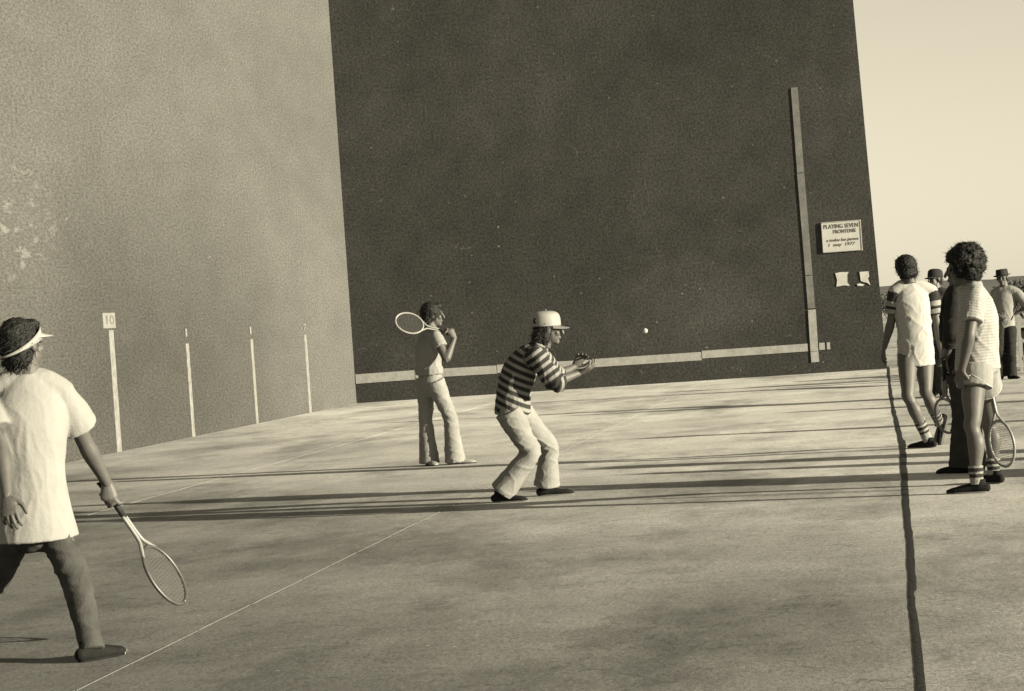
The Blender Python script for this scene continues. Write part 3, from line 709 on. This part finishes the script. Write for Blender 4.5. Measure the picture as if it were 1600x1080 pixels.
for (x0, y0, x1, y1, w_, mt_) in [(1241, 137, 1251, 270, 10.5, 'board_tan'), (1251, 271, 1264, 430, 11, 'board_tan'), (1264, 431, 1268, 482, 11, 'board_tan'), (1268.5, 484, 1272.5, 549, 12, 'board_pale'), (1272.6, 549.5, 1274, 566, 12, 'board_pale')]:
    a, c = fpt(x0, y0), fpt(x1, y1); ang = math.atan2(c.x-a.x, a.z-c.z)
    mesh_obj('upright_board', *box(((a.x+c.x)/2, YF-.0095, (a.z+c.z)/2), (w_/82.3, .014, (a.z-c.z)), Matrix.Rotation(-ang, 3, 'Y')), mt_, fw, False, (0, YF, 0))
def text_mesh(name, body, size, loc, mat, parent, origin, xax=V((1, 0, 0)), zax=V((0, 0, 1)), width=None, shear=0.0):
    cu = bpy.data.curves.new('t', 'FONT'); cu.body = body; cu.size = size; cu.align_x = 'CENTER'; cu.align_y = 'CENTER'; cu.extrude = .002; cu.resolution_u = 2; cu.shear = shear
    o = bpy.data.objects.new('t', cu); C.objects.link(o); dg = bpy.context.evaluated_depsgraph_get()
    me = bpy.data.meshes.new_from_object(o.evaluated_get(dg)); bpy.data.objects.remove(o); bpy.data.curves.remove(cu)
    n = xax.cross(zax); xs = [v.co.x for v in me.vertices]; ww = max(xs)-min(xs); kx = (width/ww) if width else 1.0
    vs = [V(loc)+xax*(v.co.x*kx)+zax*v.co.y+n*v.co.z for v in me.vertices]; fs = [tuple(p.vertices) for p in me.polygons]; bpy.data.meshes.remove(me)
    return mesh_obj(name, vs, fs, mat, parent, False, origin)
c4 = [fpt(1284, 348), fpt(1344, 344), fpt(1347, 391), fpt(1286, 395)]; cen = sum(c4, V())/4
so = V((cen.x, YF, cen.z)); sg = empty('notice_sign', so); tag(sg, 'white lettered notice sign on the dark wall right of the tall board', 'sign')
sw_, sh_ = .74, .575
bevel_box_obj('panel', (cen.x, YF-.014, cen.z), (sw_, .024, sh_), 'sign', sg, .004, so)
for (dx, dz, w_, h_) in ((0, sh_/2-.008, sw_-.02, .012), (0, -sh_/2+.008, sw_-.02, .012), (-sw_/2+.008, 0, .012, sh_-.035), (sw_/2-.008, 0, .012, sh_-.035)):
    mesh_obj('edge_strip', *box((cen.x+dx, YF-.029, cen.z+dz), (w_, .008, h_)), 'white_paint', sg, False, so)
for (tx, sz, dx, dz, w_, shr) in (('PLAYING SEVEN', .115, 0, .195, .64, 0), ('FRONTENIS', .10, .06, .095, .42, 0), ('a todos los jueves', .085, .01, -.06, .60, .25), ('1  may  1977', .085, -.02, -.15, .50, .25)):
    text_mesh('lettering', tx, sz, (cen.x+dx, YF-.029, cen.z+dz), 'ink', sg, so, width=w_, shear=shr)['kind'] = 'stuff'
def ragged(name, label, poly, d):
    P = [fpt(*p) for p in poly]; n = len(P); c0 = sum(P, V())/n; o = V((c0.x, YF, c0.z)); vs = []; rnd = random.Random(n)
    for y in (YF-.004, YF-.010): vs += [V((p.x, y-rnd.uniform(0, .006)*(y < YF-.005), p.z)) for p in P]
    fs = [tuple(range(n)), tuple(range(2*n-1, n-1, -1))]+[(i, n+i, n+(i+1) % n, (i+1) % n) for i in range(n)]
    q = mesh_obj(name, vs, fs, 'paper', None, False, o); tag(q, label, 'paper', 'papers stuck to the wall'); return q
ragged('paper_notice', 'small torn pale paper stuck under the sign, the squarer left one', [(1305, 427), (1313, 425.5), (1326, 425), (1324, 429), (1324, 441), (1328, 447), (1318, 446), (1307, 448), (1308, 438)], 0)
ragged('paper_notice', 'small ragged pale paper at the wall edge, right of the squarer one', [(1343, 425), (1357, 424), (1358, 432), (1356, 435), (1360, 446), (1355, 442), (1349, 441), (1345, 439), (1344, 433)], 0)
ragged('paper_scrap', 'thin pale paper scrap hanging just below the ragged paper', [(1339, 444), (1344, 443), (1351, 445), (1348, 447), (1340, 447)], 0)

# side wall with its painted distance marks
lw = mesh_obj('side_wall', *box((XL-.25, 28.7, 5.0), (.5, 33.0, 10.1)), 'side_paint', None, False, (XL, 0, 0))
tag(lw, 'long pale sunlit side wall with upright painted marks', 'wall')
def mark(px0, py0, px1, py1, wpx):
    a, c = atx(px0, py0, XL), atx(px1, py1, XL); wy = wpx*a.y*a.y/(-XL*F_PX); y = (a.y+c.y)/2
    mesh_obj('painted_mark', *box((XL, (a.y+c.y)/2, (a.z+c.z)/2), (.010, wy, abs(a.z-c.z))), 'line_paint', lw, False, (XL, 0, 0))
    return y, a.z, wy
mark(172, 516, 188, 712, 8.0); mark(291.5, 537, 303.5, 687, 5.0); mark(392, 530, 403, 665, 4.0); mark(476, 523, 486, 649, 4.0)
def plate(px, py, wpx, hpx, txt, with_box):
    a = atx(px, py, XL); wy = wpx*a.y*a.y/(-XL*F_PX); hz = hpx*a.y/F_PX
    if with_box: mesh_obj('number_plate', *box((XL, a.y, a.z), (.012, wy, hz)), 'line_paint', lw, False, (XL, 0, 0))
    text_mesh('number', txt, hz*(.85 if with_box else 1.2), (XL+.009, a.y, a.z), 'faded_number' if with_box else 'line_paint', lw, (XL, 0, 0), V((0, 1, 0)), V((0, 0, 1)), wy*.62)
plate(170, 501, 21, 25, '10', True); plate(290, 521, 4, 16, '1', False); plate(390.5, 517, 4, 14, '1', False); plate(475, 512, 7, 12, '7', False)

# hills, scrub and bleacher beyond the open side
hv, hf = [], []; nx, ny = 90, 8; rnd = random.Random(11)
for i in range(nx+1):
    for j in range(ny+1):
        x = -300+900*i/nx; y = 300+j*60; q = j/ny
        ridge = 3.4+2.2*noise.noise(V((x*.012, 1.3, 0)))+1.2*noise.noise(V((x*.05, 4, 0)))
        hv.append(V((x, y, -.5+ridge*(q**.8)*1.15+1.2*noise.noise(V((x*.06, y*.05, 2)))*q)))
for i in range(nx):
    for j in range(ny): a = i*(ny+1)+j; hf.append((a, a+ny+1, a+ny+2, a+1))
tag(mesh_obj('hills', hv, hf, 'hill', None, True, (0, 0, 0)), kind='structure')
def shrub(label, px, py_base, Y, h, wdt, seed):
    b0 = at(px, py_base, Y); b0.z = -.03; r = empty('shrub', b0); tag(r, label, 'shrub', 'scrub beyond the court'); rnd = random.Random(seed)
    st = []
    for i in range(5):
        t = rnd.uniform(0, 6.28); tip = b0+V((math.cos(t)*wdt*.3, math.sin(t)*wdt*.3, h*rnd.uniform(.5, .8))); st.append(loft([b0, b0.lerp(tip, .5)+V((rnd.uniform(-.1, .1), 0, 0)), tip], [.05*h/2, .03*h/2, .012], (0, 1, 0), 6, 2))
    mesh_obj('trunk', *join(st), 'bark', r, True, b0)
    lv, lf = [], []; cl = [(V((rnd.gauss(0, wdt*.28), rnd.gauss(0, wdt*.28), h*rnd.uniform(.3, .92))), rnd.uniform(.12, .24)*h) for _ in range(26)]
    for i in range(1500):
        c, rd = rnd.choice(cl); p = b0+c+V((rnd.gauss(0, 1), rnd.gauss(0, 1), rnd.gauss(0, 1))).normalized()*rd*rnd.uniform(.5, 1.05)
        if p.z < .02: continue
        a = V((rnd.gauss(0, 1), rnd.gauss(0, 1), rnd.gauss(0, 1))).normalized()*.09*h/2; b_ = a.orthogonal().normalized()*.045*h/2; k = len(lv); lv += [p-a, p+b_, p+a, p-b_]; lf.append((k, k+1, k+2, k+3))
    mesh_obj('crown', lv, lf, 'leaf', r, False, b0)
shrub('dark scrub bush on the horizon beside the front wall edge', 1387, 466, 130, 1.5, 2.2, 1)
shrub('leafy dark bush on the horizon right of the far spectator', 1597, 455, 105, 1.7, 2.8, 2)
shrub('dark bush on the horizon behind the far spectator hat', 1551, 455, 120, 1.5, 2.2, 3)
shrub('low dark bush on the horizon between the two nearer spectators', 1478, 462, 150, 1.5, 2.4, 4)
bo = V((3.9, 39.6, -.03)); bl = empty('bleacher', bo); tag(bl, 'low wooden bleacher with pale planks at the right edge', 'bleacher')
for i in range(3):
    z = .22+.27*i; y = 39.0+.42*i
    mesh_obj('plank', *box((4.05, y, z), (3.6, .26, .05)), 'plank', bl, False, bo)
    mesh_obj('riser', *box((4.05, y+.10, z-.15), (3.5, .03, .16)), 'iron', bl, False, bo)
for x in (2.35, 4.05, 5.75):
    mesh_obj('support', *box((x, 39.45, .37), (.07, .95, .08), Matrix.Rotation(math.radians(30), 3, 'X')), 'iron', bl, False, bo)
    for i in range(3): mesh_obj('leg', *box((x, 39.08+.42*i, (.17+.27*i)/2-.015), (.06, .06, .17+.27*i)), 'iron', bl, False, bo)
mesh_obj('end_post', *box((2.22, 38.9, .42), (.05, .05, .90)), 'white_paint', bl, False, bo)

# ------------------------------------------------------------------ the people
def hipshift(): pass
# foreground player, seen from behind at the left edge
fr = onz(146, 1028); Y = fr.y; f = V((.62, .78, 0)); rv = V((.78, -.62, 0))
J = dict(neck=at(44, 583, Y), head=at(35, 540, Y+.02))
J['shR'] = at(96, 614, Y+.05); J['shL'] = at(-18, 618, Y-.05)
J['elR'] = chain(133, 692, J['shR'], .285, 1); J['wrR'] = chain(168, 757, J['elR'], .245, 1)
J['elL'] = chain(2, 703, J['shL'], .285, -1); J['wrL'] = chain(11, 776, J['elL'], .245, -1)
J['hipR'] = at(80, 812, Y+.03); J['hipL'] = at(28, 816, Y-.03)
J['anR'] = onz(142, 1006, .085); J['knR'] = at(119, 905, (Y+J['anR'].y)/2+.06)
J['anL'] = V((J['anR'].x-.80, J['anR'].y+.22, .085)); J['knL'] = at(-8, 908, Y+.20)
J['toeR'] = J['anR']+V((.10, .18, -.06)); J['toeL'] = J['anL']+V((.13, .15, -.06))
rh = at(172, 776, J['wrR'].y+.03); rtip = chain(287, 941, rh, .60, 1); rax = (rtip-rh).normalized()
person('player in white t-shirt, visor and jeans walking at the left edge, racquet lowered', J, (.42, .90, .06), V((-.08, .99, 0)),
       dict(hair='shag', hat='visor', bend=.03, shirt=dict(mat='white_cloth', hem=1.16, sleeve=.68, sr=(.066, .084, .094), blouse=1.05, flare=1.14, amp=.0055, st=(1.6, 1.6, .55)),
            legs=dict(kind='long', mat='jeans', r=[.094, .088, .078, .068, .062, .058, .057], over=.035, amp=.008), shoe='shoe', sole='shoe', toecap=True, shoe_len=.25),
       vox=.008, hands={'R': grip_hand(J['wrR'], rh, rax, (J['wrR']-rh).normalized()+V((-.5, -.7, .2)))}, tilt=.1)
racquet('wooden tennis racquet hanging from the hand of the player in jeans', rh-rax*.085, rtip, (.95, -.22, .2), 'frame_wood')

# player with a racquet over the shoulder, near the front wall
fr = onz(690, 729); Y = fr.y
J = dict(neck=at(672, 514, Y), head=at(676, 492, Y))
J['shR'] = at(681, 524, Y-.15); J['shL'] = at(663, 522, Y+.16)
J['elR'] = chain(697, 562, J['shR'], .28, -1); J['wrR'] = chain(710, 529, J['elR'], .235, 1)
J['elL'] = chain(668, 562, J['shL'], .27, 1); J['wrL'] = chain(671, 596, J['elL'], .23, 1)
J['hipR'] = at(680, 598, Y-.08); J['hipL'] = at(666, 598, Y+.08)
J['anL'] = onz(670, 716, .085); J['anR'] = onz(711, 714, .085)
J['knL'] = at(665, 655, (Y+J['anL'].y)/2+.02); J['knR'] = at(703, 652, (Y+J['anR'].y)/2-.02)
J['toeL'] = J['anL']+V((.08, -.14, -.06)); J['toeR'] = J['anR']+V((.19, .02, -.06))
rh = at(702, 519.5, J['wrR'].y+.02); rtip = chain(618, 500, rh, .56, -1); rax = (rtip-rh).normalized()
person('player in pale short-sleeved shirt and flared trousers resting a racquet on the shoulder', J, (.95, .30, -.05), (.88, .45, 0),
       dict(hair='round', bend=.02, shirt=dict(mat='pale_cloth', hem=.72, sleeve=.5, sr=(.066, .066, .070), amp=.008),
            legs=dict(kind='long', mat='cream_cloth', r=[.100, .094, .078, .070, .078, .092, .104], over=.05, amp=.010), shoe='sock', sole='shoe'),
       hands={'R': grip_hand(J['wrR'], rh, rax, V((.6, -.3, .3)))})
racquet('pale tennis racquet held across the shoulder near the dark wall', rh-rax*.075, rtip, (.15, -1, .45), 'frame_pale')

# crouching player in the striped jersey
fr = onz(800, 792); Y = fr.y+.33
J = dict(neck=at(843, 541, Y), head=at(857, 514, Y))
J['shR'] = at(838, 558, Y-.17); J['shL'] = at(846, 556, Y+.16)
J['elR'] = at(867, 597, J['shR'].y+.02); J['wrR'] = chain(905, 583, J['elR'], .235, 1)
J['elL'] = chain(868, 588, J['shL'], .28, 1); J['wrL'] = chain(898, 573, J['elL'], .22, 1)
J['hipR'] = at(796, 645, Y-.09); J['hipL'] = at(810, 643, Y+.09)
J['anR'] = onz(784, 769, .09); J['anL'] = onz(855, 759, .09)
J['knR'] = at(829, 708, J['anR'].y-.02); J['knL'] = at(857, 697, J['anL'].y-.05)
J['toeR'] = J['anR']+V((.20, -.03, -.06)); J['toeL'] = J['anL']+V((.20, .02, -.06))
dR = (at(926, 573, J['wrR'].y+.0)-J['wrR']).normalized(); dL = (at(912, 562, J['wrL'].y)-J['wrL']).normalized()
M['jersey'] = striped('striped_jersey', .022, .185, .056, .44, soft=.12)
person('crouching player in striped jersey, white cap and pale flares, hands held forward', J, (.96, .22, -.12), (.93, .20, -.25),
       dict(hair='long', hat='cap', bend=.075, shirt=dict(mat='jersey', hem=1.03, sleeve=1.25, sr=(.074, .078, .080, .078, .074), amp=.010, collar=True, collar_mat='white_cloth', blouse=1.02),
            legs=dict(kind='long', mat='cream_cloth', r=[.108, .102, .086, .076, .080, .092, .102], over=.0, amp=.011), shoe='shoe'),
       hands={'R': open_hand(J['wrR'], dR, V((0, .3, 1)), 18, 1), 'L': open_hand(J['wrL'], dL+V((0, 0, .5)), V((.3, -1, 0)), 30, -1)}, vox=.0085)
bp = at(1008, 517, 30.0)
tag(mesh_obj('tennis_ball', *ell((0, 0, 0), (.034, .034, .034), None, 20, 14), 'ball', None, True), 'small white ball in flight before the dark wall', 'ball'); bpy.data.objects['tennis_ball'].location = bp

# man in white with banded sleeves, walking away at the right
fr = onz(1440, 701); Y = fr.y
J = dict(neck=at(1421, 441, Y), head=at(1415, 421, Y))
J['shL'] = at(1399, 456, Y-.04); J['shR'] = at(1455, 455, Y+.04)
J['elL'] = chain(1392, 504, J['shL'], .27, -1); J['wrL'] = chain(1382, 543, J['elL'], .235, 1)
J['elR'] = chain(1464, 506, J['shR'], .27, 1); J['wrR'] = chain(1470, 546, J['elR'], .235, 1)
J['hipL'] = at(1418, 552, Y-.02); J['hipR'] = at(1444, 552, Y+.02)
J['anL'] = onz(1449, 686, .09); J['knL'] = at(1419, 619, J['anL'].y-.10)
J['anR'] = at(1468, 661, J['anL'].y+.34); J['knR'] = at(1447, 613, J['anL'].y+.08)
J['toeL'] = J['anL']+V((-.15, .10, -.06)); J['toeR'] = at(1458, 702, J['anL'].y+.32)
M['band_sleeve'] = banded('banded_sleeve', .018, [(.09, .135, .20), (.16, .20, .20)])
M['band_sock'] = banded('banded_sock', .19, [(.03, .055, .02), (.075, .10, .02), (.12, .14, .02)])
person('man in long white shirt with dark banded sleeves and white shorts, walking away', J, (-.35, .93, -.1), (-.18, .98, 0),
       dict(hair='round', bend=.02, fat=1.02, shirt=dict(mat='bright_cloth', split='band_sleeve', hem=1.22, sleeve=.72, sr=(.066, .066, .070), amp=.010, blouse=1.03, st=(1.2, 1.2, 1.0)),
            legs=dict(kind='short', mat='white_cloth', len=.28, r=[.104, .108, .110]), socks=dict(mat='band_sock', top=.52), shoe='shoe', sole='sole', toe_up={'R': (-.75, .2, .65)}))
p4 = bpy.data.objects['person.003'] if 'person.003' in bpy.data.objects else None

# curly-haired man in fine striped shirt and piped shorts
fr = onz(1520, 770); Y = fr.y
J = dict(neck=at(1519, 446, Y), head=at(1505, 420, Y))
J['shL'] = at(1524, 462, Y-.17); J['shR'] = at(1512, 460, Y+.17)
J['elL'] = chain(1515, 524, J['shL'], .285, -1); J['wrL'] = chain(1503, 578, J['elL'], .245, 1)
J['elR'] = chain(1536, 522, J['shR'], .285, 1); J['wrR'] = chain(1542, 572, J['elR'], .24, 1)
J['hipL'] = at(1524, 575, Y-.09); J['hipR'] = at(1534, 575, Y+.09)
J['anL'] = onz(1526, 752, .09); J['anR'] = onz(1553, 738, .09)
J['knL'] = at(1520, 664, J['anL'].y); J['knR'] = at(1546, 660, J['anR'].y)
J['toeL'] = J['anL']+V((-.20, .04, -.06)); J['toeR'] = J['anR']+V((-.14, .16, -.06))
M['pinstripe'] = striped('fine_striped_knit', .20, .265, .020, .55, soft=.3)
M['band_sock2'] = banded('twin_band_sock', .19, [(.015, .04, .02), (.055, .08, .02)])
person('curly-haired man in fine striped shirt and piped pale shorts, nearest of the right group', J, (-.90, .42, -.10), (-.86, .50, 0),
       dict(hair='curly', bend=.03, fat=1.12, shirt=dict(mat='pinstripe', hem=1.02, sleeve=.66, sr=(.072, .074, .080), amp=.008, belly=.02, collar=True, blouse=1.02),
            legs=dict(kind='short', mat='cream_cloth', len=.33, r=[.118, .120, .122], piping='LR'), socks=dict(mat='band_sock2', top=.72), shoe='shoe', sole='sole'), vox=.0085)
rh = J['wrR']+V((0, .0, -.07)); rtip = onz(1566, 729, .08); rtip = chain(1573, 729, rh, .60, -1); rax = (rtip-rh).normalized()
racquet('tennis racquet hanging behind the legs of the curly-haired man', rh-rax*.07, rtip, (-.75, -.66, 0), 'frame_pale')

# dark-clothed man hidden behind the curly-haired one
fr = onz(1505, 741); Y = fr.y
J = dict(neck=at(1497, 448, Y), head=at(1499, 424, Y))
J['shL'] = at(1492, 464, Y-.16); J['shR'] = at(1488, 462, Y+.16)
J['elL'] = chain(1487, 520, J['shL'], .27, -1); J['wrL'] = chain(1478, 560, J['elL'], .235, 1)
J['elR'] = chain(1480, 515, J['shR'], .27, 1); J['wrR'] = chain(1476, 548, J['elR'], .235, -1)
J['hipL'] = at(1500, 572, Y-.09); J['hipR'] = at(1508, 572, Y+.09)
J['anL'] = onz(1505, 722, .09); J['anR'] = onz(1520, 722, .09)
J['knL'] = at(1502, 648, J['anL'].y); J['knR'] = at(1515, 648, J['anR'].y)
J['toeL'] = J['anL']+V((-.19, .03, -.06)); J['toeR'] = J['anR']+V((-.19, .05, -.06))
person('man in dark shirt and dark flared trousers half hidden behind the curly-haired man', J, (-.95, .25, -.05), (-.93, .30, 0),
       dict(hair='short', bend=.02, shirt=dict(mat='black_cloth', hem=1.05, sleeve=1.55, sr=(.072, .072, .066, .058, .048), amp=.009),
            legs=dict(kind='long', mat='dark_cloth', r=[.105, .098, .082, .074, .084, .100, .112], over=.04, amp=.010), shoe='shoe', sole='shoe'))
rh = J['wrL']+V((-.02, 0, -.07)); rtip = chain(1479, 676, rh, .55, 1); rax = (rtip-rh).normalized()
racquet('tennis racquet held low by the man in dark clothes', rh-rax*.08, rtip, (-.6, -.8, 0), 'frame_pale')

# distant man in a dark cap
fr = onz(1463, 618); Y = fr.y
J = dict(neck=at(1463, 452, Y), head=at(1460, 436, Y))
J['shL'] = at(1481, 460, Y-.03); J['shR'] = at(1446, 460, Y+.03)
J['elL'] = chain(1484, 492, J['shL'], .27, 1); J['wrL'] = chain(1476, 518, J['elL'], .235, -1)
J['elR'] = chain(1444, 492, J['shR'], .27, 1); J['wrR'] = chain(1446, 520, J['elR'], .235, -1)
J['hipL'] = at(1471, 528, Y); J['hipR'] = at(1457, 528, Y)
J['anL'] = onz(1472, 611, .09); J['anR'] = onz(1460, 610, .09)
J['knL'] = at(1472, 570, J['anL'].y-.03); J['knR'] = at(1459, 570, J['anR'].y-.03)
J['toeL'] = J['anL']+V((.03, -.19, -.06)); J['toeR'] = J['anR']+V((-.06, -.18, -.06))
person('distant spectator in a dark cap, seen between the white-shirted and dark-clothed men', J, (-.70, -.68, 0), (-.2, -.97, 0),
       dict(hair='short', hat='darkcap', shirt=dict(mat='dark_cloth', hem=1.08, sleeve=1.5, sr=(.070, .070, .064, .058, .050), amp=.008),
            legs=dict(kind='long', mat='dark_cloth', r=[.100, .094, .080, .072, .070, .074, .078], over=.03), shoe='shoe'), vox=.011)

# distant man with hands on hips
fr = onz(1568, 591); Y = fr.y
J = dict(neck=at(1570, 449, Y), head=at(1566, 434, Y))
J['shR'] = at(1556, 457, Y+.03); J['shL'] = at(1588, 456, Y-.03)
J['elL'] = chain(1606, 478, J['shL'], .26, 1); J['wrL'] = chain(1585, 492, J['elL'], .235, -1)
J['elR'] = chain(1548, 485, J['shR'], .27, 1); J['wrR'] = chain(1564, 496, J['elR'], .235, -1)
J['hipL'] = at(1578, 516, Y); J['hipR'] = at(1562, 516, Y)
J['anL'] = onz(1580, 584, .09); J['anR'] = onz(1563, 585, .09)
J['knL'] = at(1580, 550, J['anL'].y-.03); J['knR'] = at(1562, 550, J['anR'].y-.03)
J['toeL'] = J['anL']+V((.10, -.17, -.06)); J['toeR'] = J['anR']+V((-.08, -.18, -.06))
p8 = person('distant spectator in a dark hat and pale shirt, hands on hips, by the bleacher', J, (-.25, -.95, -.1), (.15, -.98, 0),
       dict(hair='short', hat='hat', shirt=dict(mat='pale_cloth', hem=1.0, sleeve=1.2, sr=(.072, .072, .070, .066, .062), amp=.009),
            legs=dict(kind='long', mat='black_cloth', r=[.105, .098, .084, .076, .076, .080, .086], over=.03), shoe='shoe'), vox=.011)

# onlookers standing beyond the right edge: the photograph shows the shadows they throw on the court
ppl = [o for o in C.objects if o.name.startswith('person') and o.type == 'EMPTY']
spots = [(3.95, 30.6, 3, 20), (5.2, 24.1, 6, 200), (5.1, 37.2, 7, 70), (6.6, 27.4, 5, 120), (7.1, 15.2, 6, 30), (5.4, 18.1, 7, 10), (4.7, 16.9, 3, 100), (6.9, 35.6, 6, 45), (5.0, 16.45, 5, 80), (5.6, 18.65, 4, 250), (6.2, 17.6, 3, 300)]
for (x, y, i, a) in spots:
    if i >= len(ppl): continue
    c = copy_tree(ppl[i]); c.location = (x, y, 0); c.rotation_euler.z = math.radians(a)
    tag(c, 'onlooker outside the right edge, shown only by a long shadow across the court', 'person', 'onlookers outside the frame')
